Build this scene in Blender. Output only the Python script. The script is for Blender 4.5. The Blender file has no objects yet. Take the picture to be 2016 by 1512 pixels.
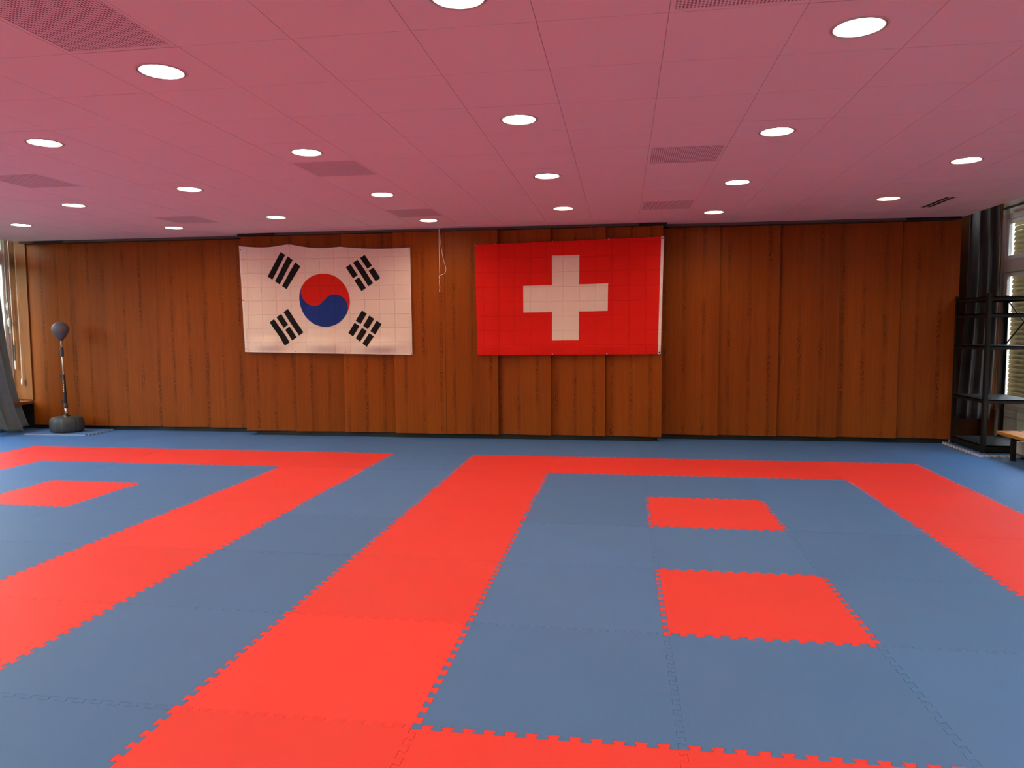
import bpy, bmesh, math, random
from mathutils import Vector, Matrix
from mathutils.geometry import delaunay_2d_cdt
PI = math.pi
SC = bpy.context.scene
COL = SC.collection
random.seed(7)

# ------------------------------------------------------------------ helpers
class MB:
    """collects shapes, then links them as ONE mesh object"""
    def __init__(s): s.v = []; s.f = []; s.m = []
    def add(s, vs, fs, mi=0):
        o = len(s.v); s.v += [tuple(v) for v in vs]
        for f in fs: s.f.append([i + o for i in f]); s.m.append(mi)
        return s
    def box(s, x0, x1, y0, y1, z0, z1, mi=0, rot=None, piv=None):
        vs = [Vector((x, y, z)) for z in (z0, z1) for (x, y) in ((x0, y0), (x1, y0), (x1, y1), (x0, y1))]
        if rot:
            p = Vector(piv) if piv else Vector(((x0+x1)/2, (y0+y1)/2, (z0+z1)/2))
            vs = [rot @ (v - p) + p for v in vs]
        return s.add(vs, [[0,3,2,1],[4,5,6,7],[0,1,5,4],[1,2,6,5],[2,3,7,6],[3,0,4,7]], mi)
    def tube(s, pts, r, n=10, mi=0, caps=True):
        pts = [Vector(p) for p in pts]
        rs = r if isinstance(r, (list, tuple)) else [r]*len(pts)
        vs = []; fs = []
        prev = None
        for i, p in enumerate(pts):
            a = pts[max(i-1, 0)]; b = pts[min(i+1, len(pts)-1)]
            t = (b-a).normalized()
            if prev is None:
                u = t.orthogonal().normalized()
            else:
                u = (prev - t*prev.dot(t)).normalized()
            prev = u; w = t.cross(u)
            for k in range(n):
                g = 2*PI*k/n
                vs.append(p + (u*math.cos(g)+w*math.sin(g))*rs[i])
        for i in range(len(pts)-1):
            for k in range(n):
                fs.append([i*n+k, i*n+(k+1) % n, (i+1)*n+(k+1) % n, (i+1)*n+k])
        if caps:
            fs.append(list(range(n))[::-1]); fs.append([(len(pts)-1)*n+k for k in range(n)])
        return s.add(vs, fs, mi)
    def lathe(s, prof, n=32, c=(0, 0, 0), mi=0, sx=1, sy=1, fn=None):
        vs = []; fs = []
        for i, (r, z) in enumerate(prof):
            for k in range(n):
                g = 2*PI*k/n
                rr = r*(fn(g, i) if fn else 1)
                vs.append((c[0]+rr*math.cos(g)*sx, c[1]+rr*math.sin(g)*sy, c[2]+z))
        for i in range(len(prof)-1):
            for k in range(n):
                fs.append([i*n+k, i*n+(k+1) % n, (i+1)*n+(k+1) % n, (i+1)*n+k])
        if prof[0][0] > 1e-4: fs.append(list(range(n))[::-1])
        if prof[-1][0] > 1e-4: fs.append([(len(prof)-1)*n+k for k in range(n)])
        return s.add(vs, fs, mi)
    def mesh(s, name, mats, smooth=False):
        me = bpy.data.meshes.new(name); me.from_pydata(s.v, [], s.f)
        if not isinstance(mats, (list, tuple)): mats = [mats]
        for m in mats: me.materials.append(m)
        for p, mi in zip(me.polygons, s.m): p.material_index = mi; p.use_smooth = smooth
        bm = bmesh.new(); bm.from_mesh(me)
        bmesh.ops.remove_doubles(bm, verts=bm.verts, dist=1e-6)
        bmesh.ops.recalc_face_normals(bm, faces=bm.faces)
        bm.to_mesh(me); bm.free(); me.update()
        return me
    def build(s, name, mats, parent=None, loc=(0, 0, 0), smooth=False, bevel=0, keep_normals=False):
        if keep_normals:
            me = bpy.data.meshes.new(name); me.from_pydata(s.v, [], s.f)
            for m in (mats if isinstance(mats, (list, tuple)) else [mats]): me.materials.append(m)
            for p, mi in zip(me.polygons, s.m): p.material_index = mi; p.use_smooth = smooth
            me.update()
        else:
            me = s.mesh(name, mats, smooth)
        o = bpy.data.objects.new(name, me); COL.objects.link(o)
        o.location = loc
        if parent: o.parent = parent
        if bevel:
            b = o.modifiers.new('bevel', 'BEVEL'); b.width = bevel; b.segments = 2; b.limit_method = 'ANGLE'
        if smooth:
            try:
                w = o.modifiers.new('wn', 'WEIGHTED_NORMAL'); w.keep_sharp = True
            except Exception: pass
        return o

def tag(o, label=None, cat=None, group=None, kind=None):
    if label:
        assert 3 < len(label.split()) < 17, label
        o['label'] = label
    if cat: o['category'] = cat
    if group: o['group'] = group
    if kind: o['kind'] = kind
    return o
def struct(o): o['kind'] = 'structure'; return o
def empty(name, loc, label, cat, group=None, rz=0):
    o = bpy.data.objects.new(name, None); COL.objects.link(o); o.location = loc
    o.rotation_euler.z = rz; o.empty_display_size = .1
    return tag(o, label, cat, group)

# ------------------------------------------------------------------ materials
class N:
    def __init__(s, name):
        s.m = bpy.data.materials.new(name); s.m.use_nodes = True
        s.t = s.m.node_tree; s.t.nodes.clear()
        s.out = s.t.nodes.new('ShaderNodeOutputMaterial')
    def n(s, typ, **kw):
        nd = s.t.nodes.new('ShaderNode'+typ)
        for k, v in kw.items():
            if k in nd.bl_rna.properties.keys(): setattr(nd, k, v)
            else: nd.inputs[k.replace('_', ' ')].default_value = v
        return nd
    def l(s, a, b): s.t.links.new(a, b)
    def math(s, op, a, b=None, c=None):
        nd = s.t.nodes.new('ShaderNodeMath'); nd.operation = op
        for i, x in enumerate((a, b, c)):
            if x is None: continue
            if isinstance(x, (int, float)): nd.inputs[i].default_value = x
            else: s.l(x, nd.inputs[i])
        return nd.outputs[0]
    def ramp(s, fac, stops, interp='LINEAR'):
        nd = s.t.nodes.new('ShaderNodeValToRGB'); cr = nd.color_ramp; cr.interpolation = interp
        while len(cr.elements) < len(stops): cr.elements.new(.5)
        for e, (p, c) in zip(cr.elements, stops):
            e.position = p; e.color = (c[0], c[1], c[2], 1) if isinstance(c, (tuple, list)) else (c, c, c, 1)
        s.l(fac, nd.inputs[0]); return nd.outputs[0]
    def mix(s, fac, a, b, mode='MIX'):
        nd = s.t.nodes.new('ShaderNodeMix'); nd.data_type = 'RGBA'; nd.blend_type = mode
        for idx, x in ((0, fac), (6, a), (7, b)):
            if isinstance(x, (int, float)): nd.inputs[idx].default_value = x if idx == 0 else (x, x, x, 1)
            elif isinstance(x, (tuple, list)): nd.inputs[idx].default_value = (*x[:3], 1)
            else: s.l(x, nd.inputs[idx])
        return nd.outputs[2]
    def bsdf(s, col, rough=.5, bump=None, bs=.3, bd=.01, **kw):
        b = s.n('BsdfPrincipled')
        if isinstance(col, (tuple, list)): b.inputs['Base Color'].default_value = (*col[:3], 1)
        else: s.l(col, b.inputs['Base Color'])
        if isinstance(rough, (int, float)): b.inputs['Roughness'].default_value = rough
        else: s.l(rough, b.inputs['Roughness'])
        for k, v in kw.items(): b.inputs[k.replace('_', ' ')].default_value = v
        if bump is not None:
            bp = s.n('Bump'); bp.inputs['Strength'].default_value = bs; bp.inputs['Distance'].default_value = bd
            s.l(bump, bp.inputs['Height']); s.l(bp.outputs[0], b.inputs['Normal'])
        s.l(b.outputs[0], s.out.inputs[0]); return s.m
def noise(n, co, scale, detail=3, rough=.5):
    t = n.n('TexNoise'); t.inputs['Scale'].default_value = scale
    t.inputs['Detail'].default_value = detail; t.inputs['Roughness'].default_value = rough
    n.l(co, t.inputs['Vector']); return t.outputs[0]
def mapped(n, co, sc=(1, 1, 1), loc=(0, 0, 0)):
    m = n.n('Mapping'); m.inputs['Scale'].default_value = sc; m.inputs['Location'].default_value = loc
    n.l(co, m.inputs[0]); return m.outputs[0]

def plain(name, col, rough=.5, var=.06, scale=30, **kw):
    n = N(name); co = n.n('TexCoord').outputs['Object']
    f = noise(n, co, scale)
    c = n.mix(f, tuple(x*(1-var) for x in col), tuple(min(1, x*(1+var)) for x in col))
    return n.bsdf(c, rough, f, .08, .002, **kw)

def mat_foam(name, col, side=None):
    n = N(name); tc = n.n('TexCoord'); co = tc.outputs['Object']
    oi = n.n('ObjectInfo')
    big = noise(n, tc.outputs['Object'], 2.2, 4)
    rnd = oi.outputs['Random']
    k = n.math('MULTIPLY_ADD', rnd, .09, .94)
    k = n.math('MULTIPLY', k, n.math('MULTIPLY_ADD', big, .12, .94))
    geo = n.n('NewGeometry')
    sc = noise(n, geo.outputs['Position'], 1.1, 5, .6)
    worn = n.ramp(sc, [(.45, 0), (.75, 1)])
    c = n.mix(1.0, col, (1, 1, 1), 'MULTIPLY')
    pale = tuple(min(1, x*.88+.03) for x in col)
    c = n.mix(n.math('MULTIPLY', worn, .45), c, pale)
    hs = n.n('HueSaturation'); n.l(c, hs.inputs['Color']); n.l(k, hs.inputs['Value'])
    c = hs.outputs[0]
    # woven surface ribs
    w1 = n.n('TexWave'); w1.inputs['Scale'].default_value = 62; w1.inputs['Distortion'].default_value = .2
    n.l(co, w1.inputs['Vector']); w1.bands_direction = 'X'
    w2 = n.n('TexWave'); w2.inputs['Scale'].default_value = 62; w2.bands_direction = 'Y'
    n.l(co, w2.inputs['Vector'])
    h = n.math('MULTIPLY', w1.outputs[1], w2.outputs[1])
    if side:
        sx = n.n('SeparateXYZ'); n.l(geo.outputs['Normal'], sx.inputs[0])
        f = n.math('LESS_THAN', sx.outputs[2], .5)
        c = n.mix(f, c, side)
    return n.bsdf(c, .55, h, .25, .0015, Specular_IOR_Level=.35)

def mat_wood(name, a, b, dark, loc=(0, 0, 0), horizontal=False, rough=.42):
    n = N(name); tc = n.n('TexCoord'); co = tc.outputs['Object']
    oi = n.n('ObjectInfo')
    off = n.n('CombineXYZ')
    n.l(n.math('MULTIPLY', oi.outputs['Random'], 37.0), off.inputs[0]); n.l(n.math('MULTIPLY', oi.outputs['Random'], 11.0), off.inputs[2])
    va = n.n('VectorMath'); va.operation = 'ADD'; n.l(co, va.inputs[0]); n.l(off.outputs[0], va.inputs[1])
    p = va.outputs[0]
    if horizontal:
        mp = n.n('Mapping'); mp.inputs['Rotation'].default_value = (PI/2, 0, 0); n.l(p, mp.inputs[0]); p = mp.outputs[0]
    streak = noise(n, mapped(n, p, (26, 1, .45)), 1.6, 5, .62)
    fine = noise(n, mapped(n, p, (190, 1, 3.0)), 1.0, 3, .6)
    broad = noise(n, mapped(n, p, (3.2, 1, .16)), 1.0, 2)
    # flame figure: narrow columns of little dark chevrons
    sx = n.n('SeparateXYZ'); n.l(p, sx.inputs[0])
    wob = noise(n, mapped(n, p, (1, 1, 1.3)), 2.5, 2)
    u = n.math('ADD', n.math('MULTIPLY', sx.outputs[0], 3.9), n.math('MULTIPLY', wob, .10))
    fr = n.math('ABSOLUTE', n.math('SUBTRACT', n.math('FRACT', u), .5))      # 0 at column centre
    colm = n.ramp(fr, [(0, 1), (.065, .95), (.12, 0)])
    z = n.math('ADD', n.math('MULTIPLY', sx.outputs[2], 26.0), n.math('MULTIPLY', fr, 34.0))
    z = n.math('ADD', z, n.math('MULTIPLY', noise(n, mapped(n, p, (9, 1, 3)), 2.0, 3), 9.0))
    chev = n.ramp(n.math('PINGPONG', z, 1.0), [(.42, 0), (.74, 1)])
    gate = n.ramp(noise(n, mapped(n, p, (3.9, 1, 1.6)), 1.3, 2), [(.40, 0), (.58, 1)])
    flame = n.math('MULTIPLY', n.math('MULTIPLY', colm, chev), n.math('MULTIPLY_ADD', gate, .8, .2))
    c = n.mix(n.ramp(streak, [(.22, 0), (.8, 1)]), a, b)
    c = n.mix(n.math('MULTIPLY', n.ramp(fine, [(.45, 0), (.8, 1)]), .35), c, dark)
    c = n.mix(n.math('MULTIPLY', n.ramp(broad, [(.35, 0), (.7, 1)]), .28), c, dark)
    c = n.mix(n.math('MULTIPLY', flame, .85), c, dark)
    hs = n.n('HueSaturation'); n.l(c, hs.inputs['Color'])
    n.l(n.math('MULTIPLY_ADD', oi.outputs['Random'], .16, .92), hs.inputs['Value'])
    return n.bsdf(hs.outputs[0], rough, fine, .06, .001, Specular_IOR_Level=.16)

def mat_cloth(name, col, creases=True):
    n = N(name); co = n.n('TexCoord').outputs['Object']
    f = noise(n, mapped(n, co, (1, 1, 1)), 7, 4, .6)
    br = n.n('TexBrick'); br.offset = 0; br.inputs['Scale'].default_value = 1
    br.inputs['Brick Width'].default_value = .2175; br.inputs['Row Height'].default_value = .1965
    br.inputs['Mortar Size'].default_value = .006; br.inputs['Mortar Smooth'].default_value = 1
    rot = n.n('Mapping'); rot.inputs['Rotation'].default_value = (-PI/2, 0, 0)
    rot.inputs['Location'].default_value = (.05, .02, 0)
    nd_ = n.n('TexNoise'); nd_.inputs['Scale'].default_value = 3; n.l(co, nd_.inputs['Vector'])
    ad = n.n('VectorMath'); ad.operation = 'MULTIPLY_ADD'; n.l(nd_.outputs[1], ad.inputs[0]); ad.inputs[1].default_value = (.02, .02, .02); n.l(co, ad.inputs[2])
    n.l(ad.outputs[0], rot.inputs[0]); n.l(rot.outputs[0], br.inputs['Vector'])
    h = n.math('SUBTRACT', n.math('MULTIPLY', f, .8), n.math('MULTIPLY', br.outputs['Fac'], .42))
    c = n.mix(f, tuple(x*.95 for x in col), tuple(min(1, x*1.03) for x in col))
    m = n.bsdf(c, .75, h, .8, .012, Specular_IOR_Level=.15)
    return m

M = {}
M['red'] = mat_foam('red_foam', (.84, .043, .034))
M['blue'] = mat_foam('blue_foam', (.066, .188, .425))
M['blue_loose'] = mat_foam('blue_foam_loose', (.08, .21, .47), side=(.30, .33, .38))
M['blue_pale_edge'] = mat_foam('blue_foam_pale_edge', (.066, .188, .425), side=(.62, .58, .66))
M['wood'] = mat_wood('oak_veneer', (.37, .092, .006), (.27, .056, .004), (.07, .012, .002))
M['wood_dark'] = mat_wood('dark_veneer', (.11, .030, .010), (.075, .020, .007), (.03, .008, .003))
M['wood_plain'] = mat_wood('reveal_veneer', (.34, .12, .035), (.27, .09, .025), (.10, .03, .008))
M['bench_wood'] = mat_wood('bench_beech', (.62, .27, .06), (.50, .19, .04), (.28, .09, .02), horizontal=True)
M['ceiling'] = plain('ceiling_paint', (.90, .80, .73), .85, .02, 120)
M['ceiling_gap'] = plain('ceiling_joint', (.62, .55, .52), .9, .05)
M['white'] = plain('white_paint', (.74, .70, .66), .5, .03)
M['wallpaint'] = plain('wall_paint', (.70, .62, .54), .8, .03, 60)
M['frame'] = plain('window_frame_paint', (.62, .50, .44), .45, .04)
M['black'] = plain('black_steel', (.008, .0075, .007), .55, .2, 60, Metallic=.3)
M['void'] = plain('dark_void', (.008, .006, .005), .8, .1)
M['rail'] = plain('rail_metal', (.10, .085, .075), .55, .1, Metallic=.3)
M['plinth'] = plain('plinth_black', (.012, .011, .011), .7, .1)
M['rubber'] = plain('grey_rubber', (.050, .055, .050), .55, .12, 40)
M['ball'] = plain('ball_leather', (.12, .115, .13), .38, .08, 40)
M['chrome'] = plain('chrome_tube', (.75, .70, .66), .22, .04, Metallic=.9)
M['knob'] = plain('black_knob', (.02, .018, .018), .4, .1)
M['plastic'] = plain('cream_plastic', (.78, .70, .60), .4, .03)
M['cordm'] = plain('white_cord', (.80, .68, .52), .8, .05)
M['curtain'] = plain('curtain_cloth', (.175, .235, .235), .85, .10, 14)
M['curtain_dark'] = plain('curtain_lining', (.07, .062, .06), .85, .10, 14)
M['radiator'] = plain('radiator_enamel', (.72, .66, .60), .35, .03)
n = N('blind_slat'); d1 = n.n('BsdfDiffuse'); d1.inputs[0].default_value = (.26, .20, .11, 1); t1 = n.n('BsdfTranslucent'); t1.inputs[0].default_value = (.60, .46, .20, 1)
m1 = n.n('MixShader'); m1.inputs[0].default_value = .014; n.l(d1.outputs[0], m1.inputs[1]); n.l(t1.outputs[0], m1.inputs[2]); n.l(m1.outputs[0], n.out.inputs[0]); M['slat'] = n.m
M['flagwhite'] = mat_cloth('flag_white', (.90, .76, .64))
M['flagred'] = mat_cloth('flag_red', (.80, .016, .010))
M['flagblue'] = mat_cloth('flag_blue', (.016, .045, .26))
M['tgred'] = mat_cloth('emblem_red', (.68, .018, .010))
M['flagblack'] = mat_cloth('flag_black', (.012, .011, .013))
M['hem'] = mat_cloth('flag_hem', (.93, .83, .77))
M['grommet'] = plain('dark_grommet', (.03, .03, .035), .3, .1, Metallic=.7)
M['pin'] = plain('pin_white', (.85, .82, .80), .3, .02)
M['floor'] = plain('screed', (.25, .20, .16), .8, .1, 8)

n = N('lamp_diffuser'); e = n.n('Emission'); e.inputs[0].default_value = (1.0, .81, .57, 1); e.inputs[1].default_value = 7
n.l(e.outputs[0], n.out.inputs[0]); M['lamp'] = n.m
n = N('window_glass'); t = n.n('BsdfTransparent'); g = n.n('BsdfGlossy'); g.inputs['Roughness'].default_value = .02
mx = n.n('MixShader'); mx.inputs[0].default_value = .07; n.l(t.outputs[0], mx.inputs[1]); n.l(g.outputs[0], mx.inputs[2])
n.l(mx.outputs[0], n.out.inputs[0]); M['glass'] = n.m
# perforated vent sheet: rows of small dark holes
n = N('perforated_metal'); co = n.n('TexCoord').outputs['Object']; sx = n.n('SeparateXYZ'); n.l(co, sx.inputs[0])
def cell(o, f): return n.math('SUBTRACT', n.math('FRACT', n.math('MULTIPLY', o, f)), .5)
cx = cell(sx.outputs[0], 62); cy = cell(sx.outputs[1], 62)
d = n.math('SQRT', n.math('ADD', n.math('MULTIPLY', cx, cx), n.math('MULTIPLY', cy, cy)))
hole = n.ramp(d, [(.30, 1), (.37, 0)])
n.bsdf(n.mix(hole, (.90, .80, .75), (.22, .15, .14)), .8, hole, -.3, .002); M['perf'] = n.m

# ------------------------------------------------------------------ main dimensions (metres, mat grid = 1 m)
HC = 2.90                                  # ceiling height
XL, XR = -8.38, 5.0                        # ceiling edges
WL, WR = -8.68, 5.76                       # window walls
YB = -10.2                                 # wall behind the camera
YC, YS = 2.31, 2.55                        # panel planes: centre group, side groups
ZB, ZT = .066, 2.862                       # panel bottom / top
GX, GY = .40, -4.205                       # ceiling grid origin
PX, PY = .586, .605

# ------------------------------------------------------------------ floor and mats
b = MB(); b.box(WL-.2, WR+.2, YB-.2, 3.6, -.12, -.026); struct(b.build('floor', M['floor']))

TP = .0808; TD = .030
TOOTH = [(-.30, 0), (-.235, .05), (-.21, .2), (-.25, .5), (-.315, .78), (-.30, .95), (-.25, 1),
         (.25, 1), (.30, .95), (.315, .78), (.25, .5), (.21, .2), (.235, .05), (.30, 0)]
def edge_pts(L, teeth):
    p = [(0., 0.)]
    if teeth:
        k = 0
        while .060+k*TP+.028 < L+1e-6:
            c = .060+k*TP
            p += [(c+u*TP, v*TD) for u, v in TOOTH]; k += 1
    p.append((L, 0.)); return p
_mc = {}
def tile_mesh(w, h, tb, tt, tl, tr, colour, thick=.025):
    key = (round(w, 3), round(h, 3), tb, tt, tl, tr, colour, thick)
    if key in _mc: return _mc[key]
    out = [(x, y) for x, y in edge_pts(w, tb)][:-1]
    out += [(w+v, u) for u, v in edge_pts(h, tr)][:-1]
    out += [(x, h+y) for x, y in edge_pts(w, tt)][::-1][:-1]
    out += [(v, u) for u, v in edge_pts(h, tl)][::-1][:-1]
    n_ = len(out); g = .0004
    ins = []
    for i in range(n_):                       # inset along the normals for a hairline joint
        a = Vector(out[i-1]); c = Vector(out[(i+1) % n_]); p = Vector(out[i])
        t = (c-a).normalized() if (c-a).length > 1e-9 else Vector((1, 0))
        nn = Vector((-t.y, t.x)); ins.append((p+nn*g, p+nn*(g+.0007)))
    bm = bmesh.new()
    top = [bm.verts.new((q.x-w/2, q.y-h/2, 0)) for p, q in ins]
    mid = [bm.verts.new((p.x-w/2, p.y-h/2, -.0009)) for p, q in ins]
    bot = [bm.verts.new((p.x-w/2, p.y-h/2, -thick)) for p, q in ins]
    vv, ee, ff, ov, oe, of = delaunay_2d_cdt([q for p, q in ins], [], [list(range(n_))], 1, 1e-7)
    idx = [top[o_[0]] for o_ in ov]
    for f in ff:
        try: bm.faces.new([idx[k] for k in f])
        except ValueError: pass
    for i in range(n_):
        j = (i+1) % n_
        bm.faces.new((mid[i], mid[j], top[j], top[i])); bm.faces.new((bot[i], bot[j], mid[j], mid[i]))
    bm.normal_update()
    me = bpy.data.meshes.new('puzzle_mat'); bm.to_mesh(me); bm.free()
    me.materials.append(M[colour]); _mc[key] = me; return me

ORD = ['', 'first', 'second', 'third', 'fourth', 'fifth', 'sixth', 'seventh', 'eighth', 'ninth', 'tenth']
def mat_info(i, j):
    """colour and label of the tile whose lower left corner is (i, j)"""
    row = 1-j                                  # full rows counted from the wood wall: j=1 -> 0
    rr = ORD[row+1] if 0 <= row+1 <= 10 else 'last'
    def side(x0):                              # position inside a court whose outer left edge is x0
        c = i-x0
        court = 'right' if x0 == -1 else 'left'
        if j == 1:
            return None
        if c in (0, 4) or j == 0 or j == -6:
            if j == 0:
                return 'red', ('red puzzle mat in the far edge of the %s red frame, %s from its left corner' % (court, ORD[c+1]))
            if j == -6:
                return 'red', ('red puzzle mat in the near edge of the %s red frame, %s from its left corner' % (court, ORD[c+1]))
            return 'red', ('red puzzle mat in the %s side of the %s red frame, %s row below its far corner' % ('left' if c == 0 else 'right', court, ORD[-j]))
        if c == 2 and j in (-2, -4):
            return 'red', ('single red puzzle mat alone in the %s court, the %s one from the camera' % (court, 'farther' if j == -2 else 'nearer'))
        return 'blue', ('blue puzzle mat inside the %s red frame, %s column from left, %s row from its far edge' % (court, ORD[c], ORD[-j]))
    if j >= 1:
        what = {1: 'first full row before the wood panels', 2: 'cut strip under the wood panels'}[j]
        cnt = i+9
        if cnt == 0: return 'blue', 'blue cut puzzle mat, %s, by the left window' % what
        if cnt == 14: return 'blue', 'blue cut puzzle mat, %s, by the right bench' % what
        a = cnt if cnt <= 7 else 14-cnt
        return 'blue', 'blue puzzle mat, %s, %s from the %s end' % (what, ORD[a], 'left' if cnt <= 7 else 'right')
    if -1 <= i <= 3 and -6 <= j <= 0: return side(-1)
    if -7 <= i <= -3 and -6 <= j <= 0: return side(-7)
    zone = {-2: 'blue puzzle mat in the lane between both red frames, %s row from the wood wall' % rr,
            4: 'blue puzzle mat right of the right red frame, %s row from the wood wall' % rr,
            5: 'narrow blue puzzle mat along the right window wall, %s row from the wood wall' % rr,
            -8: 'blue puzzle mat left of the left red frame, %s row from the wood wall' % rr,
            -9: 'narrow blue puzzle mat along the left window wall, %s row from the wood wall' % rr}
    if i in zone and j >= -6: return 'blue', zone[i]
    if j <= -8 and (i in (-7, -3, -1, 3) or (j == -8 and i not in (-9, -8, -2, 4, 5))):  # unseen rows coloured red to add red bounce to the ceiling
        return 'red', 'unseen red puzzle mat added behind the camera, %s row, %s from the left wall' % (rr, 'column '+str(i+10))
    return 'blue', 'blue puzzle mat behind the camera, %s row, %s from the left wall' % (rr, 'column '+str(i+10))

def place_mat(i, j):
    colour, lab = mat_info(i, j)
    w, h = 1., 1.; x0, y0 = float(i), float(j); tb = tt = tl = tr = True
    if i == -9: w, x0, tl = .62, -8.62, False
    if i == 5: w, tr = .32, False
    if j == 2:
        h, tt = (YC+.03-2 if -5 <= i <= 0 else YS+.05-2), False
    if j == -10: tb = False
    if j == 2 and i in (-6, ): tr = True
    o = bpy.data.objects.new('puzzle_mat', tile_mesh(w, h, tb, tt, tl, tr, colour)); COL.objects.link(o)
    o.location = (x0+w/2, y0+h/2, random.uniform(-.0004, .0004))
    words = lab.split()
    tag(o, ' '.join(words[:16]), 'mat', '%s interlocking floor mats' % colour)
for j in range(-9, 3):
    for i in range(-9, 6):
        if j == 2 and i in (-5, 1): continue
        place_mat(i, j)
# the two far mats the step of the wall cuts through
for nm, x0, w, h, lab in (('puzzle_mat', -5., .42, .60, 'narrow blue puzzle mat strip left of the stepped wood panels'),
                          ('puzzle_mat', -4.58, .58, .34, 'short blue puzzle mat strip under the white flag left corner'),
                          ('puzzle_mat', 1., .27, .34, 'short blue puzzle mat strip under the red flag right corner'),
                          ('puzzle_mat', 1.27, .73, .60, 'blue puzzle mat strip right of the stepped wood panels')):
    o = bpy.data.objects.new(nm, tile_mesh(w, h, True, False, x0 in (-5., 1.), x0 not in (-5., 1.), 'blue')); COL.objects.link(o)
    if x0 in (-5., 1.): pass
    o.location = (x0+w/2, 2+h/2, 0); tag(o, lab, 'mat', 'blue interlocking floor mats')

# loose mats lying on top of the floor mats
o = bpy.data.objects.new('puzzle_mat', tile_mesh(1., .60, False, False, False, True, 'blue_loose', .02)); COL.objects.link(o)
o.location = (-7.45, 1.925+.30, .0205); tag(o, 'loose light blue puzzle mat lying under the speed ball stand', 'mat')
o = bpy.data.objects.new('puzzle_mat', tile_mesh(.80, 1.0, True, False, True, False, 'blue_pale_edge', .028)); COL.objects.link(o)
o.location = (4.905+.40, 1.535+.50, .0285); tag(o, 'loose puzzle mat with pale toothed edges under the black shelf rack', 'mat')

# ------------------------------------------------------------------ ceiling
cols_a = [GX+PX*(k-.5) for k in (0, 6, -6, -12)]            # lamp columns, one stagger
cols_b = [GX+PX*(k-.5) for k in (3, -3, -9)]
lamps = []
for ci, x in enumerate(sorted(cols_a+cols_b)):
    ys = [.94-1.815*k for k in range(6)] if x in cols_a else [1.545-1.815*k for k in range(7)]
    for ri, y in enumerate(ys): lamps.append((x, y, ci, ri))
vents = []
for kx in (-9, -4, 1):
    for ky in (-1, 4, 8): vents.append((GX+PX*(kx+.5), GY+PY*(ky+.5)))
def near(c, L, e=.15): return any(abs(c[0]-q[0]) < e and abs(c[1]-q[1]) < e for q in L)
xs = [XL]+[GX+PX*k for k in range(-14, 8)]+[XR]
ys = [YB]+[GY+PY*k for k in range(-9, 11)]+[2.27]
LR = .124
b = MB(); G = .0018
for a in range(len(xs)-1):
    for c in range(len(ys)-1):
        x0, x1, y0, y1 = xs[a]+G, xs[a+1]-G, ys[c]+G, ys[c+1]-G
        if x1-x0 < .01: continue
        cx_, cy_ = (x0+x1)/2, (y0+y1)/2
        if near((cx_, cy_), vents): continue
        if near((cx_, cy_), lamps):
            lx, ly = [(l[0], l[1]) for l in lamps if abs(cx_-l[0]) < .15 and abs(cy_-l[1]) < .15][0]
            sq = []; ci_ = []
            NS = 32
            for k in range(NS):
                g = 2*PI*k/NS+PI/4; dx, dy = math.cos(g), math.sin(g)
                s_ = 1/max(abs(dx), abs(dy))
                px = lx+dx*s_*(x1-x0)/2; py = ly+dy*s_*(y1-y0)/2
                sq.append((min(max(px, x0), x1), min(max(py, y0), y1), HC)); ci_.append((lx+dx*LR, ly+dy*LR, HC))
            b.add(sq+ci_, [[k, (k+1) % NS, NS+(k+1) % NS, NS+k] for k in range(NS)])
        else:
            b.add([(x0, y0, HC), (x1, y0, HC), (x1, y1, HC), (x0, y1, HC)], [[0, 1, 2, 3]])
        e_ = .004
        b.add([(x0, y0, HC), (x1, y0, HC), (x1, y1, HC), (x0, y1, HC), (x0, y0, HC+e_), (x1, y0, HC+e_), (x1, y1, HC+e_), (x0, y1, HC+e_)],
              [[0, 1, 5, 4], [1, 2, 6, 5], [2, 3, 7, 6], [3, 0, 4, 7]])
for x in xs[1:-1]: b.box(x-G, x+G, YB, 2.27, HC+.004, HC+.01, 1)
for y in ys[1:-1]: b.box(XL, XR, y-G, y+G, HC+.0042, HC+.0102, 1)
# slab above with openings hidden by the tiles, edge faces towards the window strips
b.box(XL, -4.66, 2.27, 2.47, HC, HC+.06); b.box(1.36, XR, 2.27, 2.47, HC, HC+.06)
b.box(XL-.02, XL, YB, 2.60, HC-.004, HC+.40); b.box(XR, XR+.02, YB, 2.60, HC-.004, HC+.40)
b.box(XL, XR, YB, 3.3, HC+.12, HC+.16)
b.box(XL, XR, 2.6, 3.3, HC, HC+.04)
b.box(WL-.1, XL, YB, 3.3, 3.28, 3.34); b.box(XR, WR+.1, YB, 3.3, 3.20, 3.26)
struct(b.build('ceiling', [M['ceiling'], M['ceiling_gap']], keep_normals=True))

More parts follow.
